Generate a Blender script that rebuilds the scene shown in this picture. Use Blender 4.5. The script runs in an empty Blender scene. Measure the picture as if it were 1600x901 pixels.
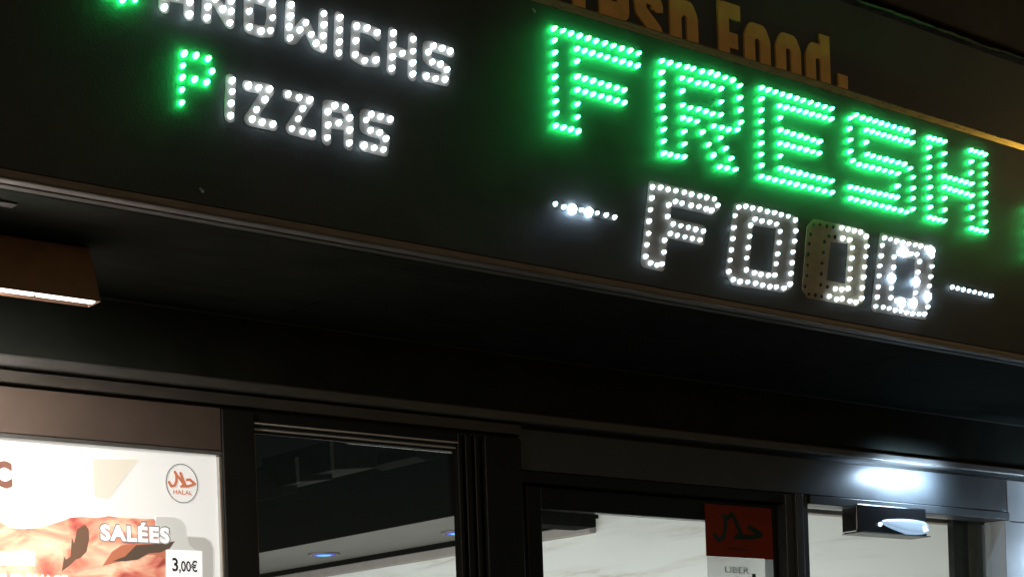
import bpy, bmesh, math, random
from mathutils import Vector, Matrix
from mathutils.geometry import delaunay_2d_cdt
random.seed(7)
sc = bpy.context.scene
COL = sc.collection

# ------------------------------------------------------------------ camera
# level camera with a vertical lens shift (the picture is the upper part of a larger frame)
F = 2800.0; PPX, PPY = 800.0, 1146.0; ROLL = 0.035
TH = math.atan(F / 3402.0)
CAM = Vector((0.0, -3.24, 1.65))
V = Vector((math.sin(TH), math.cos(TH), 0)); R = Vector((math.cos(TH), -math.sin(TH), 0)); U = Vector((0, 0, 1))
cd = bpy.data.cameras.new('camera'); cam = bpy.data.objects.new('camera', cd); COL.objects.link(cam)
cd.sensor_width = 36.0; cd.lens = F / 1600.0 * 36.0
cd.shift_y = (PPY - 450.5) / 1600.0
cd.clip_start = 0.05; cd.clip_end = 500
cx = R * math.cos(ROLL) - U * math.sin(ROLL); cy = R * math.sin(ROLL) + U * math.cos(ROLL); cz = -V
cam.matrix_world = Matrix(((cx.x, cy.x, cz.x, CAM.x), (cx.y, cy.y, cz.y, CAM.y), (cx.z, cy.z, cz.z, CAM.z), (0, 0, 0, 1)))
sc.camera = cam

# ------------------------------------------------------------------ night sky, exposure
w = bpy.data.worlds.new('World'); sc.world = w; w.use_nodes = True
wn = w.node_tree; bg = wn.nodes['Background']
sky = wn.nodes.new('ShaderNodeTexSky'); sky.sky_type = 'NISHITA'; sky.sun_disc = False
sky.sun_elevation = math.radians(7); sky.sun_rotation = math.radians(200)
wn.links.new(sky.outputs[0], bg.inputs[0]); bg.inputs[1].default_value = 0.017
sc.view_settings.view_transform = 'Standard'; sc.view_settings.look = 'None'
sc.view_settings.exposure = 0.0; sc.view_settings.gamma = 1.0
sc.cycles.use_denoising = True
sc.cycles.max_bounces = 8
sc.cycles.sample_clamp_indirect = 4.0

# ------------------------------------------------------------------ surveying helpers: a sight line cut by a real plane
def ray(x, y):
    dx, dy = x - PPX, y - PPY
    a = dx * math.cos(ROLL) - dy * math.sin(ROLL); b = -dx * math.sin(ROLL) - dy * math.cos(ROLL)
    return V + R * (a / F) + U * (b / F)
def cut(x, y, ax, val):
    d = ray(x, y); return CAM + d * ((val - CAM[ax]) / d[ax])
def onY(x, y, Y): return cut(x, y, 1, Y)
def onZ(x, y, Z): return cut(x, y, 2, Z)
def onX(x, y, X): return cut(x, y, 0, X)
def XZ(x, y, Y): p = onY(x, y, Y); return (p.x, p.z)

# ------------------------------------------------------------------ materials
def mat(name, base=(0.02, 0.02, 0.02), rough=0.5, metal=0.0, spec=0.5, var=0.0, scale=8.0, stretch=(1, 1, 1), bump=0.0, bscale=60.0,
        emit=None, strength=0.0, coat=0.0, rvar=0.12, base2=None):
    m = bpy.data.materials.new(name); m.use_nodes = True; nt = m.node_tree; b = nt.nodes['Principled BSDF']
    b.inputs['Base Color'].default_value = (*base, 1); b.inputs['Roughness'].default_value = rough
    b.inputs['Metallic'].default_value = metal; b.inputs['Specular IOR Level'].default_value = spec
    b.inputs['Coat Weight'].default_value = coat
    tc = nt.nodes.new('ShaderNodeTexCoord'); mp = nt.nodes.new('ShaderNodeMapping'); mp.inputs['Scale'].default_value = stretch
    nt.links.new(tc.outputs['Object'], mp.inputs[0])
    if var > 0 or base2:
        n = nt.nodes.new('ShaderNodeTexNoise'); n.inputs['Scale'].default_value = scale; n.inputs['Detail'].default_value = 6; n.inputs['Roughness'].default_value = 0.65
        nt.links.new(mp.outputs[0], n.inputs[0])
        cr = nt.nodes.new('ShaderNodeValToRGB'); e = cr.color_ramp.elements
        e[0].position = 0.3; e[1].position = 0.7
        e[0].color = (*[c * (1 - var) for c in base], 1); e[1].color = (*(base2 or [min(1, c * (1 + var)) for c in base]), 1)
        nt.links.new(n.outputs[0], cr.inputs[0]); nt.links.new(cr.outputs[0], b.inputs['Base Color'])
        mr = nt.nodes.new('ShaderNodeMapRange'); mr.inputs[3].default_value = max(0, rough - rvar); mr.inputs[4].default_value = min(1, rough + rvar)
        nt.links.new(n.outputs[0], mr.inputs[0]); nt.links.new(mr.outputs[0], b.inputs['Roughness'])
    if bump > 0:
        n2 = nt.nodes.new('ShaderNodeTexNoise'); n2.inputs['Scale'].default_value = bscale; n2.inputs['Detail'].default_value = 5
        nt.links.new(mp.outputs[0], n2.inputs[0])
        bp = nt.nodes.new('ShaderNodeBump'); bp.inputs['Strength'].default_value = bump; bp.inputs['Distance'].default_value = 0.004
        nt.links.new(n2.outputs[0], bp.inputs['Height']); nt.links.new(bp.outputs[0], b.inputs['Normal'])
    if emit:
        b.inputs['Emission Color'].default_value = (*emit, 1); b.inputs['Emission Strength'].default_value = strength
    return m

def glass_mat(name, tint=(0.92, 0.95, 0.94)):
    m = bpy.data.materials.new(name); m.use_nodes = True; nt = m.node_tree; nt.nodes.clear()
    o = nt.nodes.new('ShaderNodeOutputMaterial'); mx = nt.nodes.new('ShaderNodeMixShader')
    t = nt.nodes.new('ShaderNodeBsdfTransparent'); t.inputs[0].default_value = (*tint, 1)
    g = nt.nodes.new('ShaderNodeBsdfGlossy'); g.inputs['Roughness'].default_value = 0.02
    lw = nt.nodes.new('ShaderNodeLayerWeight'); lw.inputs[0].default_value = 0.5; pw = nt.nodes.new('ShaderNodeMath'); pw.operation = 'POWER'; pw.inputs[1].default_value = 5.0
    fr = nt.nodes.new('ShaderNodeMath'); fr.operation = 'MULTIPLY_ADD'; fr.inputs[1].default_value = 0.96; fr.inputs[2].default_value = 0.04
    nt.links.new(lw.outputs['Facing'], pw.inputs[0]); nt.links.new(pw.outputs[0], fr.inputs[0])
    nt.links.new(fr.outputs[0], mx.inputs[0]); nt.links.new(t.outputs[0], mx.inputs[1]); nt.links.new(g.outputs[0], mx.inputs[2])
    nt.links.new(mx.outputs[0], o.inputs[0]); return m

def film_mat(name, col, trans, clear=0.0):
    m = bpy.data.materials.new(name); m.use_nodes = True; nt = m.node_tree; nt.nodes.clear()
    o = nt.nodes.new('ShaderNodeOutputMaterial'); mx = nt.nodes.new('ShaderNodeMixShader'); mx.inputs[0].default_value = trans
    d = nt.nodes.new('ShaderNodeBsdfDiffuse'); d.inputs[0].default_value = (*col, 1)
    t = nt.nodes.new('ShaderNodeBsdfTranslucent'); t.inputs[0].default_value = (*col, 1)
    nt.links.new(d.outputs[0], mx.inputs[1]); nt.links.new(t.outputs[0], mx.inputs[2])
    if clear:
        m2 = nt.nodes.new('ShaderNodeMixShader'); m2.inputs[0].default_value = clear; tr = nt.nodes.new('ShaderNodeBsdfTransparent')
        nt.links.new(mx.outputs[0], m2.inputs[1]); nt.links.new(tr.outputs[0], m2.inputs[2]); nt.links.new(m2.outputs[0], o.inputs[0])
    else: nt.links.new(mx.outputs[0], o.inputs[0])
    return m

GREEN = (0.008, 1.0, 0.12); WHITE = (0.62, 0.86, 1.0)
M = {}
M['board'] = mat('board_black_film', (0.045, 0.042, 0.038), 0.55, var=0.25, scale=5, bump=0.15, bscale=220)
M['fascia'] = mat('fascia_dark_panel', (0.055, 0.060, 0.050), 0.6, var=0.3, scale=3, bump=0.1)
M['plate_white'] = mat('letter_film_grey', (0.22, 0.165, 0.133), 0.6, var=0.25, scale=18)
M['plate_green'] = mat('letter_film_pale', (0.048, 0.045, 0.042), 0.55, var=0.15, scale=14)
M['led_green'] = mat('led_green_lit', (0.1, 0.5, 0.2), 0.3, emit=GREEN, strength=92)
M['led_green_small'] = mat('led_green_lit_small', (0.1, 0.5, 0.2), 0.3, emit=GREEN, strength=105)
M['led_white'] = mat('led_white_lit', (0.8, 0.8, 0.8), 0.3, emit=WHITE, strength=9.5)
M['led_small'] = mat('led_white_lit_small', (0.8, 0.8, 0.8), 0.3, emit=WHITE, strength=14)
M['led_bright'] = mat('led_blue_white_lit', (0.8, 0.8, 0.8), 0.3, emit=(0.50, 0.74, 1.0), strength=110)
for k in ('led_green', 'led_green_small', 'led_white', 'led_small'):      # no two diodes shine alike
    nt = M[k].node_tree; oi = nt.nodes.new('ShaderNodeObjectInfo'); mr = nt.nodes.new('ShaderNodeMapRange'); st = nt.nodes['Principled BSDF'].inputs['Emission Strength']
    mr.inputs[3].default_value = st.default_value * 0.5; mr.inputs[4].default_value = st.default_value * 1.45
    nt.links.new(oi.outputs['Random'], mr.inputs[0]); nt.links.new(mr.outputs[0], st)
M['plate_brown'] = mat('letter_film_brown', (0.38, 0.29, 0.19), 0.6, var=0.2, scale=18)
M['led_tip'] = mat('led_hot_tip', (0.8, 0.9, 0.85), 0.3, emit=(0.035, 1.0, 0.26), strength=36)
M['led_dead'] = mat('led_dark_unlit', (0.03, 0.027, 0.02), 0.8, spec=0.1)
M['gold'] = mat('trim_gold_metal', (0.90, 0.66, 0.20), 0.30, metal=1.0, var=0.2, scale=20, stretch=(1, 6, 6), bump=0.1)
M['bronze'] = mat('trim_bronze_metal', (0.26, 0.21, 0.155), 0.5, metal=0.2, var=0.25, scale=12, stretch=(1, 8, 8), bump=0.1)
M['alu'] = mat('aluminium', (0.55, 0.54, 0.52), 0.35, metal=0.9, var=0.15, scale=14, stretch=(1, 1, 1))
M['lip'] = mat('lip_grey_metal', (0.16, 0.155, 0.145), 0.5, metal=0.2, var=0.3, scale=7, stretch=(1, 6, 6))
M['bead'] = mat('bead_pale_metal', (0.72, 0.68, 0.62), 0.4, metal=0.2, var=0.1)
M['orange'] = mat('letter_orange', (0.85, 0.50, 0.12), 0.45, var=0.12, scale=20)
M['soffit'] = mat('soffit_dark_board', (0.022, 0.0255, 0.0215), 0.9, spec=0.02, var=0.35, scale=4, stretch=(1, 3, 1), bump=0.12)
M['frame'] = mat('frame_black_paint', (0.012, 0.0125, 0.0115), 0.42, spec=0.3, var=0.25, scale=10, bump=0.06, bscale=160)
M['band'] = mat('header_grey_brown', (0.065, 0.058, 0.050), 0.5, var=0.2, scale=9, stretch=(1, 4, 4), bump=0.1)
M['ledge'] = mat('ledge_grey_metal', (0.14, 0.137, 0.130), 0.42, metal=0.3, var=0.2, scale=9, stretch=(1, 6, 6), bump=0.1)
M['brown'] = mat('header_panel_brown', (0.105, 0.078, 0.063), 0.40, var=0.18, scale=7, bump=0.05)
M['lamp'] = mat('lamp_housing_brown', (0.24, 0.145, 0.095), 0.55, var=0.2, scale=16, bump=0.08)
M['plaster'] = mat('plaster_rough', (0.05, 0.045, 0.04), 0.9, var=0.35, scale=10, bump=0.7, bscale=35)
M['plaster_edge'] = mat('plaster_edge_chipped', (0.10, 0.09, 0.075), 0.9, var=0.5, scale=30, bump=0.9, bscale=60)
M['ceiling'] = mat('ceiling_black_paint', (0.003, 0.003, 0.003), 0.95, spec=0.02, var=0.2, scale=5)
M['duct'] = mat('duct_grey_metal', (0.026, 0.024, 0.024), 0.8, spec=0.1, var=0.35, scale=12, bump=0.15)
M['duct_edge'] = mat('duct_flange_metal', (0.5, 0.47, 0.45), 0.4, metal=0.5, var=0.2)
M['bulk'] = mat('bulkhead_grey_board', (0.14, 0.133, 0.122), 0.75, var=0.12, scale=5, bump=0.08)
M['coving'] = mat('coving_grey', (0.26, 0.235, 0.22), 0.6, var=0.1)
M['wood'] = mat('strip_wood_greyed', (0.36, 0.28, 0.23), 0.6, var=0.2, scale=10, stretch=(1, 10, 10))
M['floor'] = mat('floor_tiles_grey', (0.30, 0.29, 0.27), 0.4, var=0.2, scale=3)
M['pave'] = mat('pavement_concrete', (0.28, 0.27, 0.26), 0.85, var=0.3, scale=2, bump=0.4, bscale=30)
M['road'] = mat('asphalt', (0.05, 0.05, 0.05), 0.85, var=0.3, scale=5, bump=0.5, bscale=40)
M['pale'] = mat('pilaster_pale_panel', (0.42, 0.44, 0.46), 0.45, var=0.1, scale=6)
M['lintel'] = mat('lintel_blue_grey_panel', (0.062, 0.068, 0.072), 0.40, var=0.15, scale=9, bump=0.05)
M['grey_panel'] = mat('inner_grey_panel', (0.16, 0.155, 0.14), 0.6, var=0.35, scale=9, stretch=(3, 1, 1))
M['black_gloss'] = mat('black_plastic', (0.012, 0.012, 0.013), 0.25, var=0.2)
M['dome_glow'] = mat('silver_dome_glow', (0.72, 0.80, 0.90), 0.22, metal=0.6, emit=(0.45, 0.68, 0.95), strength=0.62)  # emission put in so the silver dome looks lit from the front
M['glint'] = mat('dome_glint', (0.8, 0.8, 0.8), 0.3, emit=(0.75, 0.9, 1.0), strength=1.6)  # emissive dots standing in for bright glints on the dome
M['glass'] = glass_mat('window_glass')
M['blue_led'] = mat('downlight_blue_lens', (0.01, 0.02, 0.12), 0.3, emit=(0.0, 0.028, 1.0), strength=1.0)
M['blue_core'] = mat('downlight_blue_core', (0.05, 0.1, 0.2), 0.3, emit=(0.12, 0.62, 1.0), strength=1.0)
M['ring'] = mat('downlight_ring', (0.12, 0.115, 0.11), 0.4, metal=0.4)
M['diffuser'] = mat('lamp_diffuser', (0.8, 0.8, 0.8), 0.5, emit=(1.0, 0.95, 0.90), strength=3.5)
M['diffuser_hot'] = mat('lamp_diffuser_hot', (0.8, 0.8, 0.8), 0.5, emit=(1.0, 0.92, 0.85), strength=820)
M['warm_lens'] = mat('sign_lamp_lens', (0.8, 0.7, 0.5), 0.5, emit=(1.0, 0.68, 0.26), strength=105)
M['red'] = film_mat('sticker_red', (0.40, 0.075, 0.042), 0.32)
M['ink_green'] = mat('sticker_dark_green', (0.012, 0.040, 0.024), 0.6)
M['uber_film'] = film_mat('film_pale', (0.84, 0.88, 0.88), 0.85, 0.72)
M['uber_ink'] = film_mat('film_grey_ink', (0.20, 0.22, 0.22), 0.8, 0.0)
M['uber_green'] = mat('film_green_ink', (0.03, 0.10, 0.07), 0.6)
PE = 0.62   # the light box behind the poster
def printed(name, c, k=1.0):
    return mat('print_' + name, tuple(v * 0.8 for v in c), 0.45, emit=c, strength=PE * k)
M['paper'] = printed('paper', (0.90, 0.90, 0.86))
M['p_grey'] = printed('grey', (0.66, 0.66, 0.62)); M['p_grey2'] = printed('grey_deep', (0.52, 0.51, 0.47))
M['p_beige'] = printed('beige', (0.80, 0.74, 0.62))
M['p_brown'] = printed('brown', (0.22, 0.10, 0.07)); M['p_rust'] = printed('rust', (0.58, 0.20, 0.11))
M['p_ink'] = printed('ink', (0.02, 0.018, 0.015)); M['p_white'] = printed('white', (1.0, 1.0, 1.0), 1.15)
M['p_line'] = printed('outline', (0.28, 0.27, 0.26)); M['p_leaf'] = printed('leaf', (0.20, 0.115, 0.075)); M['p_leaf2'] = printed('leaf_dark', (0.12, 0.085, 0.06))

def pizza_mat():
    m = mat('print_pizza', (0.8, 0.4, 0.25), 0.45); nt = m.node_tree; b = nt.nodes['Principled BSDF']
    tc = nt.nodes.new('ShaderNodeTexCoord'); mp = nt.nodes.new('ShaderNodeMapping')
    mp.inputs['Scale'].default_value = (9, 9, 16); mp.inputs['Rotation'].default_value = (0, 0.35, 0)
    n = nt.nodes.new('ShaderNodeTexNoise'); n.inputs['Scale'].default_value = 1.0; n.inputs['Detail'].default_value = 4; n.inputs['Distortion'].default_value = 0.9
    cr = nt.nodes.new('ShaderNodeValToRGB'); el = cr.color_ramp.elements
    stops = [(0.28, (0.30, 0.07, 0.05)), (0.37, (0.58, 0.14, 0.11)), (0.45, (0.74, 0.30, 0.20)), (0.55, (0.84, 0.50, 0.34)), (0.68, (0.90, 0.74, 0.52))]
    el[0].position, el[0].color = stops[0][0], (*stops[0][1], 1); el[1].position, el[1].color = stops[-1][0], (*stops[-1][1], 1)
    for p, c in stops[1:-1]:
        e = el.new(p); e.color = (*c, 1)
    nt.links.new(tc.outputs['Object'], mp.inputs[0]); nt.links.new(mp.outputs[0], n.inputs[0]); nt.links.new(n.outputs[0], cr.inputs[0])
    nt.links.new(cr.outputs[0], b.inputs['Base Color']); nt.links.new(cr.outputs[0], b.inputs['Emission Color'])
    b.inputs['Emission Strength'].default_value = PE; return m
M['p_pizza'] = pizza_mat()

def marble():
    m = mat('marble_wall', (0.74, 0.75, 0.73), 0.35); nt = m.node_tree; b = nt.nodes['Principled BSDF']
    tc = nt.nodes.new('ShaderNodeTexCoord'); mp = nt.nodes.new('ShaderNodeMapping')
    mp.inputs['Rotation'].default_value = (-0.95, 0, 0); mp.inputs['Scale'].default_value = (1, 0.8, 6.5)
    n = nt.nodes.new('ShaderNodeTexNoise'); n.inputs['Scale'].default_value = 2.2; n.inputs['Detail'].default_value = 10; n.inputs['Distortion'].default_value = 0.5; n.inputs['Roughness'].default_value = 0.6
    cr = nt.nodes.new('ShaderNodeValToRGB'); el = cr.color_ramp.elements
    el[0].position, el[0].color = 0.30, (0.55, 0.52, 0.48, 1); el[1].position, el[1].color = 0.50, (0.76, 0.78, 0.76, 1)
    e = el.new(0.38); e.color = (0.70, 0.70, 0.68, 1)
    nt.links.new(tc.outputs['Object'], mp.inputs[0]); nt.links.new(mp.outputs[0], n.inputs[0]); nt.links.new(n.outputs[0], cr.inputs[0]); nt.links.new(cr.outputs[0], b.inputs['Base Color'])
    return m
M['marble'] = marble()

# ------------------------------------------------------------------ object helpers
def link(name, me, m=None, parent=None):
    o = bpy.data.objects.new(name, me); COL.objects.link(o)
    if m is not None and not me.materials: me.materials.append(m)
    if parent: o.parent = parent
    return o
def tag(o, label, cat, group=None):
    o['label'] = label; o['category'] = cat
    if group: o['group'] = group
    return o
def struct(o): o['kind'] = 'structure'; return o
def thing(name, loc, label, cat, group=None):
    o = bpy.data.objects.new(name, None); COL.objects.link(o); o.location = loc; o.empty_display_size = 0.1
    ORG[o.name] = Vector(loc)
    return tag(o, label, cat, group)
ORG = {}
def finish(name, bm, m, parent=None, smooth=False):
    bmesh.ops.recalc_face_normals(bm, faces=bm.faces)
    if smooth:
        for f in bm.faces: f.smooth = True
    me = bpy.data.meshes.new(name); bm.to_mesh(me); bm.free()
    o = link(name, me, m, parent)
    if parent:
        q = parent; off = Vector((0, 0, 0))
        while q is not None: off += q.location; q = q.parent
        me.transform(Matrix.Translation(-off))
    return o
def add_box(bm, x0, x1, y0, y1, z0, z1, bev=0.0):
    r = bmesh.ops.create_cube(bm, size=1.0); vs = r['verts']
    bmesh.ops.transform(bm, matrix=Matrix.Translation(((x0 + x1) / 2, (y0 + y1) / 2, (z0 + z1) / 2)) @ Matrix.Diagonal((abs(x1 - x0), abs(y1 - y0), abs(z1 - z0), 1)), verts=vs)
    if bev > 0:
        es = list({e for v in vs for e in v.link_edges})
        bmesh.ops.bevel(bm, geom=es, offset=bev, segments=2, affect='EDGES', profile=0.5)
def box(name, x0, x1, y0, y1, z0, z1, m, parent=None, bev=0.002):
    bm = bmesh.new(); add_box(bm, x0, x1, y0, y1, z0, z1, bev); return finish(name, bm, m, parent)
def prism(name, pts, y0, y1, m, parent=None, bev=0.0):
    """polygon of (x,z) points between two depths"""
    bm = bmesh.new(); a = [bm.verts.new((x, y0, z)) for x, z in pts]; b = [bm.verts.new((x, y1, z)) for x, z in pts]
    bm.faces.new(a); bm.faces.new(b[::-1]); n = len(pts)
    for i in range(n): bm.faces.new((a[i], a[(i + 1) % n], b[(i + 1) % n], b[i]))
    if bev: bmesh.ops.bevel(bm, geom=list(bm.edges), offset=bev, segments=2, affect='EDGES', profile=0.5)
    return finish(name, bm, m, parent)
def prof_x(name, prof, x0, x1, m, parent=None, bev=0.0, x0b=None):
    """profile of (y,z) points run along x"""
    bm = bmesh.new(); a = [bm.verts.new((x0, y, z)) for y, z in prof]; b = [bm.verts.new((x1, y, z)) for y, z in prof]
    bm.faces.new(a); bm.faces.new(b[::-1]); n = len(prof)
    for i in range(n): bm.faces.new((a[i], a[(i + 1) % n], b[(i + 1) % n], b[i]))
    if bev: bmesh.ops.bevel(bm, geom=list(bm.edges), offset=bev, segments=2, affect='EDGES', profile=0.5)
    return finish(name, bm, m, parent)
def cyl(bm, p0, p1, r0, r1=None, n=20):
    p0, p1 = Vector(p0), Vector(p1); d = p1 - p0
    g = bmesh.ops.create_cone(bm, cap_ends=True, segments=n, radius1=r0, radius2=r0 if r1 is None else r1, depth=d.length)
    bmesh.ops.transform(bm, matrix=Matrix.Translation((p0 + p1) / 2) @ d.to_track_quat('Z', 'Y').to_matrix().to_4x4(), verts=g['verts'])

# flat shapes in a vertical plane: union of polygons and strokes, given thickness
def disc(c, r, n=10): return [(c[0] + r * math.cos(2 * math.pi * i / n), c[1] + r * math.sin(2 * math.pi * i / n)) for i in range(n)]
def seg_quad(a, b, hw):
    dx, dz = b[0] - a[0], b[1] - a[1]; l = math.hypot(dx, dz) or 1e-9; nx, nz = -dz / l * hw, dx / l * hw
    return [(a[0] + nx, a[1] + nz), (b[0] + nx, b[1] + nz), (b[0] - nx, b[1] - nz), (a[0] - nx, a[1] - nz)]
def stroke(pts, hw, caps=False, closed=False):
    out = []; n = len(pts); rng = range(n if closed else n - 1)
    for i in rng: out.append(seg_quad(pts[i], pts[(i + 1) % n], hw))
    for i in range(n):
        if caps or closed or 0 < i < n - 1: out.append(disc(pts[i], hw * 0.999))
    return out
def ccw(p):
    a = sum(p[i][0] * p[(i + 1) % len(p)][1] - p[(i + 1) % len(p)][0] * p[i][1] for i in range(len(p)))
    return p if a > 0 else p[::-1]
def union_bm(polys, y_front, y_back):
    vs, fs = [], []
    for p in polys:
        p = ccw(p); k = len(vs); vs += [Vector((q[0] * 100, q[1] * 100)) for q in p]; fs.append(list(range(k, k + len(p))))
    ov, oe, of, _a, _b, src = delaunay_2d_cdt(vs, [], fs, 1, 1e-4)
    of = [f for f, q in zip(of, src) if q]
    bm = bmesh.new(); bv = [bm.verts.new((v.x / 100, y_front, v.y / 100)) for v in ov]
    for f in of:
        try: bm.faces.new([bv[i] for i in f])
        except ValueError: pass
    for v in [v for v in bm.verts if not v.link_faces]: bm.verts.remove(v)
    for f in bm.faces:
        f.normal_update()
        if f.normal.y > 0: f.normal_flip()
    edges = [e for e in bm.edges if len(e.link_faces) == 1]
    if edges and abs(y_back - y_front) > 1e-6:
        g = bmesh.ops.extrude_edge_only(bm, edges=edges)
        for v in [v for v in g['geom'] if isinstance(v, bmesh.types.BMVert)]: v.co.y = y_back
    return bm
def flat(name, polys, yf, yb, m, parent=None):
    bm = union_bm(polys, yf, yb)
    me = bpy.data.meshes.new(name); bm.normal_update(); bm.to_mesh(me); bm.free(); o = link(name, me, m, parent)
    if parent:
        off = Vector((0, 0, 0)); q = parent
        while q is not None: off += q.location; q = q.parent
        me.transform(Matrix.Translation(-off))
    return o
def lettering(name, s, x0, x1, z0, z1, yf, m, parent=None, bold=0.0, shear=0.0, space=1.0):
    cu = bpy.data.curves.new(name, 'FONT'); cu.body = s; cu.offset = bold; cu.size = 1.0; cu.space_character = space; cu.resolution_u = 3
    o = bpy.data.objects.new(name, cu); COL.objects.link(o)
    dg = bpy.context.evaluated_depsgraph_get(); me = bpy.data.meshes.new_from_object(o.evaluated_get(dg))
    bpy.data.objects.remove(o); bpy.data.curves.remove(cu)
    xs = [v.co.x for v in me.vertices]; ys = [v.co.y for v in me.vertices]; a, b, c, d = min(xs), max(xs), min(ys), max(ys)
    for v in me.vertices:
        u, t = (v.co.x - a) / (b - a), (v.co.y - c) / (d - c)
        v.co = (x0 + u * (x1 - x0) + shear * t * (z1 - z0), yf, z0 + t * (z1 - z0))
    me.name = name; me.materials.clear()
    o = link(name, me, m, parent)
    if parent:
        off = Vector((0, 0, 0)); q = parent
        while q is not None: off += q.location; q = q.parent
        me.transform(Matrix.Translation(-off))
    return o

# ================================================================== THE SETTING
YB = 0.75                                   # plane of the shop front under the overhang
Z_SOF = 2.744; Z_BOT = 2.7655; Z_TOP = 3.404; Z_FAS = 3.706
XL, XR = -1.5, 9.0
YFAS = 0.034
pave = struct(box('pavement', -20, 30, -2.6, 0.62, -0.15, 0.0, M['pave'], bev=0.01))
road = struct(box('road', -40, 50, -40, -2.604, -0.30, -0.12, M['road'], bev=0))
Z_LB = 2.5505; Z_LT = 2.580                  # ledge bottom / top
XW = onY(1569, 850, YB).x + 0.13            # inner side wall
shop_floor = struct(box('shop_floor', -1.5, XW, 0.70, 8.0, -0.10, 0.004, M['floor'], bev=0))
side_wall = struct(box('interior_side_wall', XW, XW + 0.12, YB + 0.20, 8.0, 0.0, 3.2, M['marble'], bev=0))
back_wall = struct(box('interior_back_wall', -1.5, XW - 0.003, 8.0, 8.12, 0.0, 3.2, M['marble'], bev=0))
ceil = struct(box('interior_ceiling', -1.5, XW - 0.003, YB + 0.25, 7.997, 3.05, 3.12, M['ceiling'], bev=0))

# ---------------------------------------------------------------- building above and around
ub = thing('building_facade', (3.5, 0.2, 0.0), 'dark rough plastered building front above the shop sign', 'facade')
box('wall', XL, XR, 0.30, 0.60, Z_FAS + 0.03, 7.5, M['plaster'], ub, bev=0)
bm = bmesh.new()
N = 420; prev = None                           # the chipped cement edge above the fascia
r1 = r2 = r3 = 0.0
for i in range(N + 1):
    xx = XL + (XR - XL) * i / N
    r1 = r1 * 0.7 + random.uniform(-1, 1) * 0.002; r2 = r2 * 0.7 + random.uniform(-1, 1) * 0.002; r3 = r3 * 0.8 + random.uniform(-1, 1) * 0.003
    cur = [bm.verts.new(v) for v in ((xx, 0.298, Z_FAS - 0.004), (xx, YFAS - 0.001 + r3, Z_FAS - 0.004 + r1), (xx, YFAS - 0.004 + r3, Z_FAS + r1 * .5), (xx, YFAS - 0.001 + r3, Z_FAS + 0.004 + r2), (xx, 0.298, Z_FAS + 0.026))]
    if prev:
        for k in range(5): bm.faces.new((prev[k], prev[(k + 1) % 5], cur[(k + 1) % 5], cur[k]))
    prev = cur
finish('cement_edge', bm, M['plaster_edge'], ub)
box('wall', XL, XR, 0.042, 0.297, Z_FAS + 0.030, Z_FAS + 0.9, M['plaster'], ub, bev=0.01)

# ---------------------------------------------------------------- fascia with the orange letters
fa = thing('shop_fascia', (3.5, YFAS, 2.744), 'dark shop fascia panel with orange Fresh Food lettering behind the LED board', 'fascia')
box('panel', XL, XR, YFAS, YFAS + 0.025, Z_SOF, Z_FAS - 0.02, M['fascia'], fa, bev=0.002)
CAPH = 0.198; SW = 0.041
GL = {
 'F': ([[(.1, 0), (.1, 1)], [(.1, .905), (.42, .905)], [(.1, .51), (.36, .51)]], .50),
 'r': ([[(.1, 0), (.1, .84)], [(.1, .66), (.2, .75), (.34, .76)]], .40),
 'e': ([[(.1, .43), (.4, .43), (.4, .64), (.34, .745), (.16, .745), (.1, .64), (.1, .2), (.16, .095), (.34, .095), (.4, .28)]], .5),
 's': ([[(.4, .58), (.4, .66), (.34, .745), (.16, .745), (.1, .66), (.12, .53), (.38, .32), (.4, .2), (.34, .095), (.16, .095), (.1, .2), (.1, .28)]], .5),
 'h': ([[(.1, 0), (.1, 1)], [(.1, .64), (.2, .745), (.34, .745), (.4, .64), (.4, 0)]], .5),
 'o': ([[(.1, .2), (.1, .64), (.16, .745), (.34, .745), (.4, .64), (.4, .2), (.34, .095), (.16, .095), (.1, .2)]], .5),
 'd': ([[(.4, .64), (.34, .745), (.16, .745), (.1, .64), (.1, .2), (.16, .095), (.34, .095), (.4, .2)], [(.4, 0), (.4, 1)]], .5),
 '.': ([[(.1, .22), (.1, .52)]], .2)}
zb0 = onY(1122, 2, YFAS).z - CAPH
for ch, xpx, ypx in [('F', 850, 0), ('r', 893, 0), ('e', 934, 10), ('s', 989, 25), ('h', 1045, 40), ('F', 1120, 40), ('o', 1161, 70), ('o', 1210, 85), ('d', 1257, 100), ('.', 1307, 128)]:
    xo = onY(xpx, ypx, YFAS).x; polys = []
    sxx = 1.03 if ch != '.' else 1.1
    for pl in GL[ch][0]:
        pts = [(xo + (u * sxx + 0.0) * CAPH, zb0 + v * CAPH) for u, v in pl]
        polys += stroke(pts, SW * 0.5)
    flat('letter', polys, YFAS - 0.006, YFAS, M['orange'], fa)

# ---------------------------------------------------------------- the LED board
lb = thing('led_sign_board', (3.5, 0.0, Z_BOT), 'long black LED sign board with gold edge trims above the shop front', 'sign board')
box('panel', XL, XR, 0.0, 0.018, Z_BOT, Z_TOP - 0.004, M['board'], lb, bev=0.001)
ztt = onY(1600, 224, 0.019).z
prof_x('top_trim', [(0.019, Z_TOP - 0.03), (0.019, ztt - 0.004), (0.022, ztt), (0.033, ztt), (0.033, Z_TOP - 0.03)], XL, XR, M['gold'], lb, bev=0.0012)
prof_x('bottom_trim', [(0.003, Z_BOT - 0.0005), (0.002, Z_BOT - 0.012), (0.003, Z_BOT - 0.016), (0.033, Z_BOT - 0.016), (0.033, Z_BOT - 0.0005)], XL, XR, M['bronze'], lb, bev=0.001)
prof_x('bottom_lip', [(0.002, Z_BOT - 0.0165), (0.001, Z_BOT - 0.020), (0.006, Z_BOT - 0.0215), (0.06, Z_BOT - 0.0165)], XL, XR, M['lip'], lb)
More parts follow.
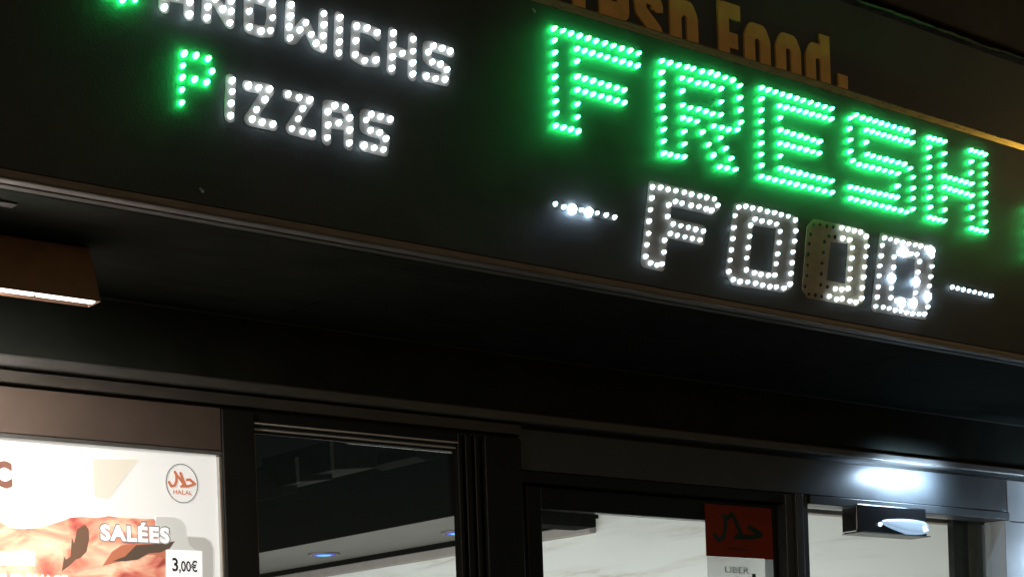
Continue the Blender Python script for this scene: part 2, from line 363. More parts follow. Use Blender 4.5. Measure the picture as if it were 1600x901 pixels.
for xp, yp in [(835, 18), (316, 299)]:
    p = onY(xp, yp, 0); flat('paint_fleck', [disc((p.x, p.z), 0.004, 7), disc((p.x - 0.005, p.z + 0.004), 0.0025, 6)], -0.0012, 0.0, M['alu'], lb)

# LED meshes, shared
def led_mesh(name, r, h, m, tip=None):
    bm = bmesh.new(); n = 10; rings = [(1.0, 0.0), (1.0, 0.35), (0.80, 0.75), (0.42, 0.95)]
    prev = None
    for k, (q, t) in enumerate(rings):
        cur = [bm.verts.new((r * q * math.cos(2 * math.pi * i / n), -h * t, r * q * math.sin(2 * math.pi * i / n))) for i in range(n)]
        if prev:
            for i in range(n): bm.faces.new((prev[i], prev[(i + 1) % n], cur[(i + 1) % n], cur[i]))
        prev = cur
    top = bm.verts.new((0, -h, 0))
    for i in range(n): bm.faces.new((prev[i], prev[(i + 1) % n], top))
    if tip:
        for f in bm.faces:
            if f.calc_center_median().y < -h * 0.45: f.material_index = 1
    bmesh.ops.recalc_face_normals(bm, faces=bm.faces)
    for f in bm.faces: f.smooth = True
    me = bpy.data.meshes.new(name); bm.to_mesh(me); bm.free(); me.materials.append(m)
    if tip: me.materials.append(tip)
    return me
ME = {'g': led_mesh('led_green', .0050, .0165, M['led_green'], M['led_tip']), 'gs': led_mesh('led_green_small', .0052, .0150, M['led_green_small'], M['led_tip']),
      'w': led_mesh('led_white', .0047, .0105, M['led_white']), 's': led_mesh('led_white_small', .0053, .0120, M['led_small']),
      'b': led_mesh('led_bright', .0105, .010, M['led_bright']), 'x': led_mesh('led_dead', .0048, .0045, M['led_dead'])}
TP = 0.0025
def line(a, b, n): return [(a[0] + (b[0] - a[0]) * i / (n - 1), a[1] + (b[1] - a[1]) * i / (n - 1)) for i in range(n)]
def led_letter(word, org, s, leds, polys, hw, pm, kind):
    """leds: zoom-grid points or (point, kind); polys: outlines (closed) or polylines on the same grid"""
    def q(p): return XZ(org[0] + p[0] / s, org[1] + p[1] / s, 0.0)
    shp = []
    for p in polys:
        closed = p[0] == 'c'; pts = [q(t) for t in (p[1:] if closed else p)]
        if closed: shp.append(pts)
        shp += stroke(pts, hw, caps=True, closed=closed)
    TP = 0.00015 if pm is M['plate_green'] else 0.0009
    pl = flat('letter', shp, -TP, 0.0, pm, word)
    seen = []
    for e in leds:
        k = kind
        if isinstance(e[0], tuple): e, k = e
        if any(abs(e[0] - t[0]) < 2.2 * s * .9 and abs(e[1] - t[1]) < 2.2 * s * .9 for t in seen): continue
        seen.append(e)
        x, z = q(e)
        o = bpy.data.objects.new('led', ME[k]); COL.objects.link(o); o.parent = pl
        o.location = Vector((x, -TP + 0.0003, z)) - word.location
        f = random.uniform(0.88, 1.08); o.scale = (f, random.uniform(.9, 1.1), f * random.uniform(1.12, 1.3)); o.rotation_euler = (random.uniform(-.04, .04), random.uniform(.2, .45), random.uniform(-.04, .04))
    return pl
def word(label, x, z): return thing('led_lettering', (x, 0.0, z), label, 'LED lettering')

# --- FRESH
W = word('big bright green LED lettering reading FRESH on the black board', 3.72, 3.115)
hg = 0.013
led_letter(W, (820, 0), 4.0,
  line((172, 185), (700, 340), 11) + line((172, 185), (185, 790), 9) + line((185, 790), (325, 826), 4) + [(320, 737), (320, 655)] + line((315, 312), (693, 418), 9) + [(317, 388)] + line((318, 484), (612, 568), 7) + line((318, 567), (612, 648), 7),
  [['c', (172, 185), (700, 340), (693, 418), (315, 312), (318, 484), (612, 568), (612, 648), (318, 567), (325, 826), (185, 790)]], hg, M['plate_green'], 'g')
led_letter(W, (1020, 80), 4.505,
  [(50, 76), (107, 90), (166, 107), (227, 118), (272, 130), (335, 150), (392, 158), (438, 174), (498, 192), (552, 210), (598, 250), (600, 334), (605, 418), (606, 508), (583, 558), (523, 557), (472, 543), (417, 532),
   (50, 155), (54, 230), (54, 315), (56, 395), (63, 480), (63, 558), (63, 640), (65, 725), (110, 733), (160, 745), (208, 750), (195, 195), (250, 210), (305, 230), (358, 236), (408, 252), (466, 272), (196, 287), (468, 363), (198, 385), (250, 405), (308, 415), (362, 430), (410, 446), (467, 453),
   (200, 475), (245, 487), (300, 500), (338, 575), (382, 662), (417, 737), (460, 818), (512, 827), (568, 838), (207, 573), (208, 660), (465, 615), (500, 690), (538, 760)],
  [['c', (50, 76), (552, 210), (598, 250), (466, 272), (195, 195), (200, 475), (208, 750), (65, 725)], ['c', (598, 250), (606, 508), (583, 558), (467, 453), (466, 272)], ['c', (583, 558), (472, 543), (300, 500), (200, 475), (198, 385), (467, 453)], ['c', (300, 500), (417, 532), (568, 838), (460, 818)]], hg, M['plate_green'], 'g')
led_letter(W, (1170, 120), 4.505,
  line((75, 85), (568, 232), 11) + line((75, 85), (75, 706), 9) + line((75, 706), (572, 820), 11) + line((204, 210), (567, 303), 9) + [(208, 294)] + line((208, 380), (484, 463), 7) + line((208, 473), (484, 543), 7) + [(208, 563)] + line((208, 648), (570, 740), 9),
  [['c', (75, 85), (568, 232), (567, 303), (204, 210), (208, 380), (484, 463), (484, 543), (208, 473), (208, 648), (570, 740), (572, 820), (75, 706)]], hg, M['plate_green'], 'g')
led_letter(W, (1310, 170), 5.006,
  [(77, 80), (124, 55)] + line((175, 76), (564, 190), 9) + line((204, 172), (560, 273), 9) + [(75, 162), (77, 250), (77, 340), (98, 412)] + line((148, 440), (448, 513), 7) + [(204, 268)] + line((207, 362), (500, 440), 7) + [(545, 472), (567, 540), (566, 627), (566, 706), (570, 788), (520, 812), (445, 610)] + line((78, 616), (445, 698), 9) + line((78, 705), (472, 800), 9),
  [['c', (77, 80), (124, 55), (564, 190), (560, 273), (204, 172), (207, 362), (500, 440), (545, 472), (567, 540), (570, 788), (520, 812), (78, 705), (78, 616), (445, 698), (448, 513), (98, 412), (77, 340)]], hg, M['plate_green'], 'g')
led_letter(W, (1430, 200), 5.006,
  [(92, 80), (132, 90), (172, 102), (212, 115)] + line((92, 158), (98, 625), 7) + [(97, 703), (137, 713), (176, 723), (213, 731), (210, 205), (212, 293)] + line((212, 382), (424, 442), 6) + line((212, 467), (428, 532), 6) + [(214, 555), (214, 645), (418, 180), (457, 190), (495, 201), (533, 213), (424, 268), (424, 355), (428, 620), (430, 706)] + line((532, 290), (532, 740), 7) + [(425, 787), (463, 797), (502, 807), (540, 813)],
  [['c', (92, 80), (212, 115), (212, 382), (424, 442), (418, 180), (533, 213), (540, 813), (425, 787), (428, 532), (212, 467), (213, 731), (97, 703)]], hg, M['plate_green'], 'g')

# --- FOOD
W = word('white LED lettering reading FOOD with one half-dark letter O', 3.72, 2.83)
hw = 0.012
led_letter(W, (995, 275), 5.63,
  [(130, 100), (200, 105), (268, 122), (335, 133), (408, 147), (473, 165), (545, 180), (607, 193), (672, 206), (704, 262), (650, 305), (600, 292), (537, 272), (470, 262), (390, 242), (330, 228), (272, 257), (123, 197), (110, 300), (99, 400), (94, 508), (80, 607), (68, 710), (112, 767), (170, 785), (214, 775), (230, 672), (236, 567), (285, 510), (262, 360)] + line((312, 424), (577, 487), 5) + line((348, 525), (548, 565), 4),
  [['c', (130, 85), (672, 206), (704, 262), (650, 305), (290, 225), (272, 257), (262, 405), (577, 470), (560, 570), (260, 505), (236, 567), (214, 800), (60, 765)]], hw, M['plate_white'], 'w')
oc = [(184, 80), (247, 72), (683, 193), (642, 755), (582, 790), (136, 715), (98, 645), (152, 154)]
led_letter(W, (1120, 310), 5.63,
  [(184, 80), (247, 72), (306, 88), (372, 100), (436, 118), (497, 128), (558, 145), (620, 160), (683, 193), (687, 288), (675, 378), (660, 474), (655, 568), (643, 662), (635, 755), (582, 790), (152, 154), (140, 260), (132, 357), (120, 455), (108, 545), (98, 645), (136, 715), (195, 733), (263, 738), (332, 748), (396, 765), (458, 778), (515, 780),
   (327, 185), (388, 202), (456, 212), (516, 229), (548, 293), (540, 390), (526, 490), (513, 577), (502, 675), (444, 678), (380, 670), (321, 656), (252, 630), (254, 526), (267, 435), (279, 337), (289, 240)],
  [['c', (170, 80), (247, 72), (289, 215), (252, 650), (136, 715), (98, 645)], ['c', (247, 72), (683, 193), (548, 232), (289, 195)], ['c', (683, 193), (640, 755), (582, 790), (502, 675), (548, 232)], ['c', (136, 725), (582, 790), (502, 690), (252, 655)]], hw, M['plate_white'], 'w')
dead = [(155, 100), (213, 95), (278, 110), (338, 118), (298, 203), (355, 213), (124, 185), (255, 257), (111, 275), (101, 375), (246, 355), (95, 475), (233, 455), (88, 573), (226, 557), (72, 675), (220, 660), (284, 680), (108, 745), (170, 757), (230, 768)]
pl = led_letter(W, (1245, 335), 6.007,
  [(412, 128), (472, 143), (531, 157), (590, 168), (642, 210), (646, 303), (638, 397), (628, 494), (617, 590), (606, 690), (600, 788), (546, 825), (488, 815), (418, 792), (365, 797), (295, 770), (421, 228), (486, 242), (511, 316), (504, 413), (492, 512), (486, 608), (472, 697), (415, 705), (352, 700)] + [(d, 'x') for d in dead],
  [['c', (165, 85), (215, 95), (290, 225), (245, 660), (108, 745), (75, 690), (120, 140)], ['c', (180, 85), (600, 175), (505, 240), (290, 215)], ['c', (600, 175), (642, 210), (598, 788), (546, 825), (475, 690), (505, 240)], ['c', (108, 745), (546, 825), (475, 695), (245, 650)]], hw, M['plate_brown'], 'w')
pl['label'] = 'letter O whose left half is unlit brown'
B = 'b'
led_letter(W, (1355, 360), 6.007,
  [((598, 195), B), ((565, 622), B), ((340, 205), B), ((455, 482), B), ((430, 680), B), ((320, 675), B), ((230, 450), B),
   (152, 73), (209, 86), (266, 102), (323, 117), (380, 128), (440, 138), (492, 150), (545, 165), (600, 245), (598, 340), (586, 436), (575, 524), (558, 720), (133, 143), (121, 241), (108, 335), (101, 428), (94, 530), (84, 627), (70, 714), (140, 722), (195, 733), (253, 750), (306, 757), (360, 772), (416, 782), (476, 787), (530, 785),
   (285, 205), (398, 222), (456, 227), (482, 294), (468, 394), (442, 586), (212, 632), (215, 543), (239, 347), (242, 252), (262, 658)],
  [['c', (140, 60), (270, 90), (250, 215), (212, 650), (60, 725)], ['c', (140, 60), (600, 170), (480, 235), (250, 200)], ['c', (610, 180), (530, 795), (440, 690), (480, 235)], ['c', (60, 725), (530, 800), (440, 685), (212, 640)]], hw, M['plate_white'], 'w')
# --- dashes
W = word('short white LED dash left of FOOD with two glaring spots', onY(915, 329, 0).x, onY(915, 329, 0).z)
led_letter(W, (840, 260), 4.0, [((215, 268), B), ((318, 287), B), (105, 237), (157, 255), (267, 273), (368, 293), (422, 306), (475, 320)], [[(105, 237), (475, 322)]], 0.0095, M['board'], 'w')
W = word('short white LED dash right of FOOD with small even dots', onY(1516, 456, 0).x, onY(1516, 456, 0).z)
led_letter(W, (1200, 320), 4.0, line((1145, 515), (1388, 570), 8), [[(1145, 515), (1388, 570)]], 0.0095, M['board'], 'w')

W = word('green LED strip at the far right edge of the board', onY(1614, 360, 0).x, onY(1614, 390, 0).z)
led_letter(W, (0, 0), 1.0, line((1612, 325), (1612, 395), 5) + line((1626, 329), (1626, 399), 5), [[(1612, 325), (1612, 395)], [(1626, 329), (1626, 399)]], hg, M['plate_green'], 'g')

# --- SANDWICHS (upper row, running up out of the picture)
W = word('upper row of small white LED lettering reading SANDWICHS with green first letter', 2.2, 3.154)
P1 = (0, 0); hs = 0.0125
led_letter(W, P1, 1.0, [(172, -8), (190, 1), (210, 0), (222, -14), (212, -31), (194, -37), (178, -50), (184, -68), (203, -71), (222, -64)], [[(172, -8), (190, 1), (210, 0), (222, -14), (212, -31), (194, -37), (178, -50), (184, -68), (203, -71), (222, -64)]], hs, M['plate_green'], 'gs')
def small(leds, strokes, kind='s', pm='plate_white'): return led_letter(W, P1, 1.0, leds, strokes, hs, M[pm], kind)
small([(255.5, 13), (256.5, -6), (258, -25), (268, -38), (284, -35), (295, -20), (295.5, 4.5), (294.5, 24), (276, -5)], [[(255.5, 13), (258, -25), (268, -38), (284, -35), (295, -20), (294.5, 24)], [(257, -8), (295, -1)]])
small([(322, 29), (323.5, 12), (324, -5), (325, -22), (335, 0), (346.5, 15.5), (358, 37), (360, 19), (360, 3), (361, -14)], [[(322, 29), (325, -22), (334, -3), (358, 37), (361, -14)]])
small([(388, 19), (388.5, 43.5), (388, -4), (406.5, 50), (421.5, 49), (424.5, 29), (424.5, 7), (407, 0)], [[(388.5, 45), (388.5, -5), (408, 0), (423, 6), (424.5, 30), (420, 50), (406, 50), (388.5, 45)]])
small([(453.5, 9), (452.5, 26.5), (450.5, 43), (451.5, 60.5), (467, 48), (476.6, 36.6), (485, 55), (492, 69), (504.7, 22.6), (504.7, 40), (504, 57), (504, 75.7)], [[(453.5, 8), (451, 61), (458, 61), (476.6, 37), (492, 70), (503, 75), (505, 22)]])
small([(529.5, 29), (529.5, 48), (528.5, 67), (528, 84)], [[(529.5, 27), (528, 86)]])
small([(556, 42), (572, 45), (588, 52), (554.7, 64.7), (553.5, 86.6), (568.5, 96), (586, 95)], [[(588, 56), (588, 52), (572, 45), (556, 41), (554.5, 65), (553.5, 88), (568, 96), (586, 97), (587, 90)]])
small([(613, 53), (612, 71.6), (611.7, 90), (610.6, 108), (627.3, 84.4), (644.3, 62.4), (644, 81), (643.3, 99.5), (643.3, 117)], [[(613, 51), (610.5, 110)], [(644.4, 60), (643, 119)], [(611, 79), (644, 89)]])
small([(676, 73), (689, 76.6), (702, 81.3), (668, 82.4), (673.7, 98), (686.8, 101.3), (697, 110), (694, 125), (679, 124), (665, 120)], [[(703, 82), (676, 73), (667, 73), (667, 92), (674, 98), (697, 108), (695, 127), (665, 120)]])
# --- PIZZAS
W = word('lower row of small white LED lettering reading PIZZAS with green first letter', 2.15, 2.962)
P2 = (260, 60); sP = 5.633
pp = [(147, 142), (250, 160), (357, 187), (390, 298), (345, 393), (240, 367), (135, 248), (130, 353), (127, 460), (126, 573)]
led_letter(W, P2, sP, pp, [[(147, 142), (126, 573)], [(147, 142), (357, 187), (390, 298), (345, 393), (132, 345)]], hs, M['plate_green'], 'gs')
led_letter(W, P2, sP, [(572, 377), (570, 475), (562, 578), (558, 685)], [[(566, 365), (552, 695)]], hs, M['plate_white'], 's')
led_letter(W, P2, sP, [(715, 420), (805, 440), (900, 453), (860, 545), (787, 632), (748, 717), (835, 743), (930, 760)], [[(708, 420), (905, 455), (725, 722), (935, 768)]], hs, M['plate_white'], 's')
P3 = (430, 120); s3 = 6.438
led_letter(W, P3, s3, [(122, 183), (230, 215), (338, 240), (268, 327), (222, 430), (160, 527), (270, 553), (362, 575)], [[(118, 183), (338, 238), (150, 530), (365, 585)]], hs, M['plate_white'], 's')
led_letter(W, P3, s3, [(590, 297), (695, 313), (522, 357), (740, 420), (630, 470), (524, 490), (740, 540), (515, 617), (735, 672)], [[(512, 640), (520, 290), (590, 297), (700, 320), (740, 420), (732, 690)], [(520, 460), (740, 490)]], hs, M['plate_white'], 's')
led_letter(W, P3, s3, [(957, 385), (1050, 407), (1147, 433), (905, 440), (948, 545), (1040, 567), (1105, 627), (885, 697), (985, 720), (1080, 737)], [[(1147, 436), (957, 390), (895, 380), (895, 520), (948, 545), (1050, 570), (1105, 627), (1090, 750), (885, 697)]], hs, M['plate_white'], 's')

# ---------------------------------------------------------------- soffit of the overhang
sf = thing('overhang_soffit', (3.5, 0.4, Z_SOF), 'dark underside panels of the overhang between sign and shop front', 'soffit')
xs = [XL, 0.45, 1.95 + 0.55, 4.35, 6.2, XR]
Y1 = 0.728
for a, b in zip(xs[:-1], xs[1:]):
    box('soffit_panel', a + 0.002, b - 0.002, 0.114, Y1, Z_SOF, Z_SOF + 0.03, M['soffit'], sf, bev=0.0015)
box('soffit_board', XL, XR, 0.06, 0.1135, Z_SOF - 0.001, Z_SOF + 0.03, M['soffit'], sf, bev=0.001)
box('shutter_box', XL, XR, Y1 + 0.004, YB + 0.10, Z_LT + 0.001, Z_SOF + 0.03, M['soffit'], sf, bev=0.003)
prof_x('seam_bead', [(Y1 - 0.004, Z_SOF - 0.0002), (Y1 - 0.004, Z_SOF - 0.004), (Y1 + 0.0035, Z_SOF - 0.004), (Y1 + 0.0035, Z_SOF - 0.0002)], XL, XR, M['band'], sf)

# ---------------------------------------------------------------- shop front frame
fr = thing('shop_front_frame', (3.8, YB, 0.0), 'black metal shop front framing with pale ledge and fluted mullion', 'shop front')
X = lambda x, y=800, Y=YB: onY(x, y, Y).x
Z = lambda x, y, Y=YB: onY(x, y, Y).z
prof_x('ledge', [(YB - 0.030, Z_LB), (YB - 0.034, Z_LB + 0.004), (YB - 0.034, Z_LT - 0.006), (YB - 0.024, Z_LT), (YB + 0.08, Z_LT), (YB + 0.08, Z_LB)], XL, XR, M['ledge'], fr, bev=0.0015)
box('groove', XL, XR, YB + 0.012, YB + 0.08, Z_LB - 0.014, Z_LB, M['frame'], fr, bev=0)
z2t, z2b = Z(0, 578), Z(0, 597)
xlin = X(815)                                # the lintel to the right of here
box('header_band', XL, xlin, YB - 0.012, YB + 0.08, z2b, z2t, M['band'], fr, bev=0.002)
box('groove', XL, xlin, YB + 0.012, YB + 0.08, z2b - 0.008, z2b, M['frame'], fr, bev=0)
zh = z2b - 0.008
zw1 = Z(395, 659)                             # head of the left window
zpt = Z(0, 676)
xj0, xj1 = X(348, 760), X(399, 760)
box('header_panel', XL, xj0 + 0.001, YB, YB + 0.07, zpt + 0.002, zh, M['brown'], fr, bev=0.002)
box('jamb_post', xj0 + 0.002, xj1, YB - 0.006, YB + 0.09, 0.0, zh - 0.001, M['frame'], fr, bev=0.003)
xm0, xm1 = X(719, 800), X(815, 800)
box('window_head', xj1 + 0.001, xm0, YB + 0.004, YB + 0.07, zw1, zh, M['frame'], fr, bev=0.002)
for k in (0, 1):
    box('window_bead', xj1 + 0.001, xm0 - 0.001, YB - 0.004 + 0.012 * k, YB + 0.010 + 0.012 * k, zw1 - 0.0045 - 0.0135 * k, zw1 - 0.0005 - 0.0135 * k, M['bead'], fr, bev=0.0008)
    box('window_bead', xj1 + 0.001, xm0 - 0.001, YB + 0.002 + 0.012 * k, YB + 0.014 + 0.012 * k, zw1 - 0.0125 - 0.013 * k, zw1 - 0.0052 - 0.0135 * k, M['frame'], fr, bev=0.0008)
box('window_bead', xj1 + 0.001, xj1 + 0.006, YB + 0.002, YB + 0.03, 0.3, zw1 - 0.032, M['bronze'], fr, bev=0.0008)
# fluted mullion
wm = xm1 - xm0; cur = xm0 + 0.001
flutes = [.07, .05, .10, .05, .08, .05, .60]
for i, f in enumerate(flutes):
    nx = cur + wm * f - 0.0015
    d = 0.0 if i % 2 == 0 else 0.016
    box('mullion_rib', cur, nx, YB + d - (0.01 if i == 6 else 0), YB + 0.032, 0.0, zh - 0.001, M['frame'], fr, bev=0.003)
    cur = nx + 0.0015
# door surround
zdt = Z(820, 752); xd1 = X(1226, 790)
box('door_head', xm1 + 0.001, xd1 - 0.001, YB + 0.002, YB + 0.09, zdt, Z(1260, 773) + 0.002, M['frame'], fr, bev=0.002)
box('door_stop', xm1 + 0.001, xd1 - 0.001, YB + 0.078, YB + 0.095, zdt - 0.03, zdt - 0.0005, M['frame'], fr, bev=0.001)
# mullion between door and right window
xn0, xn1 = X(1226, 800), X(1261, 800); zl0 = Z(1400, 787); zhb = Z(1260, 787); zht = Z(1260, 773)
third = (xn1 - xn0) / 3
for i in range(3):
    box('mullion_rib', xn0 + third * i + 0.001, xn0 + third * (i + 1) - 0.0005, YB - (0.018 if i == 1 else 0.006), YB + 0.09, 0.0, zht + (0.002 if i == 1 else -0.001), M['lintel'], fr, bev=0.003)
# lintel over the right window, its ledge-lit panel and header bar
xr1 = X(1573, 800)
box('lintel_panel', xm1 + 0.001, xr1 - 0.001, YB - 0.002, YB + 0.08, zht + 0.003, Z_LB - 0.0145, M['lintel'], fr, bev=0.002)
box('header_bar', xn1 + 0.001, xr1 - 0.001, YB - 0.014, YB + 0.08, zhb, zht, M['lintel'], fr, bev=0.003)
box('lintel_panel', xr1 + 0.002, XR, YB - 0.002, YB + 0.08, zht - 0.03, Z_LB - 0.0145, M['pale'], fr, bev=0.002)
box('jamb_strip', X(1567, 850), xr1 + 0.004, YB - 0.012, YB + 0.08, 0.0, zhb - 0.001, M['pale'], fr, bev=0.002)
box('side_panel', xr1 + 0.006, XR, YB + 0.004, YB + 0.12, 0.0, zht - 0.033, M['pale'], fr, bev=0.002)
# lower part of the shop front, below the picture
box('stall_riser', xj1 + 0.001, xm0 - 0.001, YB + 0.012, YB + 0.08, 0.0, 0.55, M['frame'], fr, bev=0.003)
box('stall_riser', xn1 + 0.001, X(1567, 850) - 0.001, YB + 0.012, YB + 0.08, 0.0, 0.55, M['frame'], fr, bev=0.003)
box('stall_riser', XL, xj0, YB, YB + 0.08, 0.0, 1.0, M['brown'], fr, bev=0.003)
# panes
box('pane', xj1 + 0.003, xm0 - 0.003, YB + 0.022, YB + 0.028, 0.552, zw1 - 0.028, M['glass'], fr, bev=0)
box('pane', xn1 + 0.003, X(1567, 850) - 0.003, YB + 0.050, YB + 0.056, 0.552, zhb - 0.002, M['glass'], fr, bev=0)

# ---------------------------------------------------------------- the door
YD = YB + 0.03
xs0, xs1 = X(825, 840, YD), X(848, 840, YD); xe0, xe1 = X(1209, 840, YD), X(1225, 790) - 0.003
zdr = Z(849, 794, YD)
dr = thing('shop_door', (xs0, YD, 0.0), 'black framed glass shop door with a red sticker inside its pane', 'door')
box('stile', xs0, xs1, YD, YD + 0.045, 0.01, zdt - 0.004, M['frame'], dr, bev=0.003)
box('stile', xe0, xe1, YD, YD + 0.045, 0.01, zdt - 0.004, M['frame'], dr, bev=0.003)
box('top_rail', xs1 + 0.0005, xe0 - 0.0005, YD + 0.002, YD + 0.043, zdr, zdt - 0.004, M['frame'], dr, bev=0.003)
box('bottom_rail', xs1 + 0.0005, xe0 - 0.0005, YD + 0.002, YD + 0.043, 0.01, 0.22, M['frame'], dr, bev=0.003)
box('pane', xs1 + 0.0008, xe0 - 0.0008, YD + 0.02, YD + 0.026, 0.2205, zdr - 0.0005, M['glass'], dr, bev=0)
bm = bmesh.new(); hx = xe0 + 0.012
cyl(bm, (hx, YD - 0.045, 0.95), (hx, YD - 0.045, 1.25), 0.012); cyl(bm, (hx, YD - 0.045, 0.98), (hx, YD, 0.98), 0.008); cyl(bm, (hx, YD - 0.045, 1.22), (hx, YD, 1.22), 0.008)
finish('handle', bm, M['alu'], dr, True)
box('threshold', xm1 + 0.002, xe1, YB + 0.0, YB + 0.09, 0.0045, 0.009, M['alu'], dr, bev=0.001)

# red sticker and pale film on the door pane
YS = YD - 0.0016
r0 = onY(1101, 786, YS); r1 = onY(1208, 873, YS)
rs = thing('halal_sticker', (r0.x, YS, r1.z), 'dark red sticker with green Arabic lettering on the door glass', 'sticker')
box('sheet', r0.x, r1.x, YS, YS + 0.0012, r1.z, r0.z, M['red'], rs, bev=0)
def sp(x, y): return XZ(1050 + x / 4, 676 + y / 4, YS)
def ps(pts, h, f=sp): return stroke([f(*p) for p in pts], h, caps=True)
ink = ps([(322, 515), (332, 530), (332, 590), (322, 650), (292, 668), (266, 636)], 0.0078) + ps([(345, 530), (372, 506), (390, 530), (412, 590), (432, 625), (396, 652)], 0.0078) + ps([(484, 590), (505, 600), (556, 634), (505, 650), (425, 648)], 0.0085) + ps([(432, 625), (425, 648)], 0.0078)
flat('arabic_lettering', ink, YS - 0.0008, YS - 0.0001, M['ink_green'], rs)
a, b = sp(352, 708), sp(476, 736)
lettering('lettering', 'HALAL', a[0], b[0], b[1], a[1], YS - 0.0006, M['ink_green'], rs, 0.012)
u0 = onY(1105, 873.6, YS); u1 = onY(1208, 960, YS)
us = thing('delivery_sticker', (u0.x, YS, u1.z), 'pale film with grey UBER lettering under the red sticker', 'sticker')
box('sheet', u0.x, r1.x, YS, YS + 0.0010, u1.z, r1.z - 0.0012, M['uber_film'], us, bev=0)
a, b = sp(330, 832), sp(482, 878)
lettering('lettering', 'UBER', a[0], b[0], b[1], a[1], YS - 0.0006, M['uber_ink'], us, 0.005)
a, b = sp(500, 878), sp(524, 960)
flat('green_mark', [[(a[0], a[1]), (b[0], a[1]), (b[0], b[1]), (a[0], b[1])]], YS - 0.0008, YS - 0.0001, M['uber_green'], us)
a, b = sp(330, 905), sp(560, 960)
lettering('lettering', 'eats', a[0], b[0], b[1], a[1], YS - 0.0006, M['uber_green'], us, 0.01)

# ---------------------------------------------------------------- interior
ZBK = onX(560, 872, XW).z
XO = onZ(560, 832, ZBK).x
bk = thing('interior_bulkhead', (XO, 4.0, ZBK), 'boxed ceiling bulkhead with pale grey underside running along the interior wall', 'bulkhead')
YK0 = onX(932, 826, XW).y
box('underside', XO, XW - 0.004, YK0, 7.995, ZBK, ZBK + 0.02, M['bulk'], bk, bev=0)
box('side_face', XO - 0.02, XO - 0.0005, YK0, 7.995, ZBK - 0.006, 3.048, M['ceiling'], bk, bev=0)
box('end_face', XO, XW - 0.004, YK0 - 0.02, YK0 - 0.001, ZBK - 0.006, 3.048, M['ceiling'], bk, bev=0)
zc1 = onX(720, 853, XW).z; zc0 = onX(720, 862, XW).z
box('dark_strip', XW - 0.05, XW - 0.005, YK0, 7.994, ZBK - 0.026, ZBK - 0.0005, M['ceiling'], bk, bev=0)  # solid black strip between underside and coving
box('coving', XW - 0.045, XW - 0.004, YK0, 7.994, ZBK - 0.075, ZBK - 0.027, M['coving'], bk, bev=0.006)
for (xp, yp), lab in (((506, 864), 'small blue ceiling downlight in the middle of the grey bulkhead strip'), ((716, 830), 'small blue ceiling downlight half hidden behind the fluted mullion')):
    c = onZ(xp, yp, ZBK)
    d = thing('downlight', (c.x, c.y, ZBK), lab, 'downlight', 'blue downlights in the bulkhead')
    bm = bmesh.new(); rr = 0.088
    n = 28; prof = [(1.0, 0.0), (1.0, -0.006), (0.94, -0.010), (0.80, -0.010), (0.76, -0.004), (0.76, 0.0)]
    rings = [[bm.verts.new((c.x + rr * q * math.cos(2 * math.pi * i / n), c.y + rr * q * math.sin(2 * math.pi * i / n), ZBK + h - 0.0004)) for i in range(n)] for q, h in prof]
    for A, Bq in zip(rings[:-1], rings[1:]):
        for i in range(n): bm.faces.new((A[i], A[(i + 1) % n], Bq[(i + 1) % n], Bq[i]))
    finish('ring', bm, M['ring'], d, True)
    bm = bmesh.new(); cyl(bm, (c.x, c.y, ZBK - 0.010), (c.x, c.y, ZBK - 0.0006), rr * 0.66, rr * 0.75, 28); finish('lens', bm, M['blue_led'], d)
    bm = bmesh.new(); cyl(bm, (c.x, c.y, ZBK - 0.013), (c.x, c.y, ZBK - 0.0101), rr * 0.40, rr * 0.46, 24); finish('core', bm, M['blue_core'], d)

# ceiling duct seen through the left window
YV = 2.6
dt = thing('ventilation_duct', tuple(onY(470, 740, YV)), 'dark grey boxed ventilation duct under the black ceiling behind the left window', 'duct')
def dpoly(name, pts, th, m): prism(name, [XZ(x, y, YV) for x, y in pts], YV, YV + th, m, dt, bev=0.004)
dpoly('duct_section', [(396, 737), (463, 720), (466, 768), (398, 784)], 0.5, M['duct'])
YV = 2.45
dpoly('duct_section', [(466, 713), (520, 710), (520, 748), (468, 752)], 0.5, M['duct'])
dpoly('flange', [(465, 713), (467.2, 713), (469, 753), (466.8, 753)], 0.02, M['duct_edge'])
YV = 2.3
dpoly('duct_section', [(520, 686), (590, 684), (590, 730), (522, 733)], 0.5, M['duct'])
dpoly('flange', [(519, 684), (521.2, 684), (523.2, 735), (521, 735)], 0.02, M['duct_edge'])
dpoly('duct_section', [(645, 696), (712, 700), (690, 712), (666, 719), (650, 712)], 0.3, M['duct'])

# dark closer box behind the door glass
YC = YB + 0.14
p0 = onY(848, 790, YC); p1 = onY(932, 823, YC)
cb = thing('door_closer_box', (p0.x, YC, p1.z), 'dark grey box fixed inside above the door', 'box')
box('body', p0.x - 0.12, p1.x, YC, YC + 0.10, p1.z, p1.z + 0.16, M['duct'], cb, bev=0.004)
box('cover', p0.x - 0.10, p1.x - 0.01, YC - 0.006, YC - 0.0005, p1.z + 0.008, p1.z + 0.15, M['duct'], cb, bev=0.002)

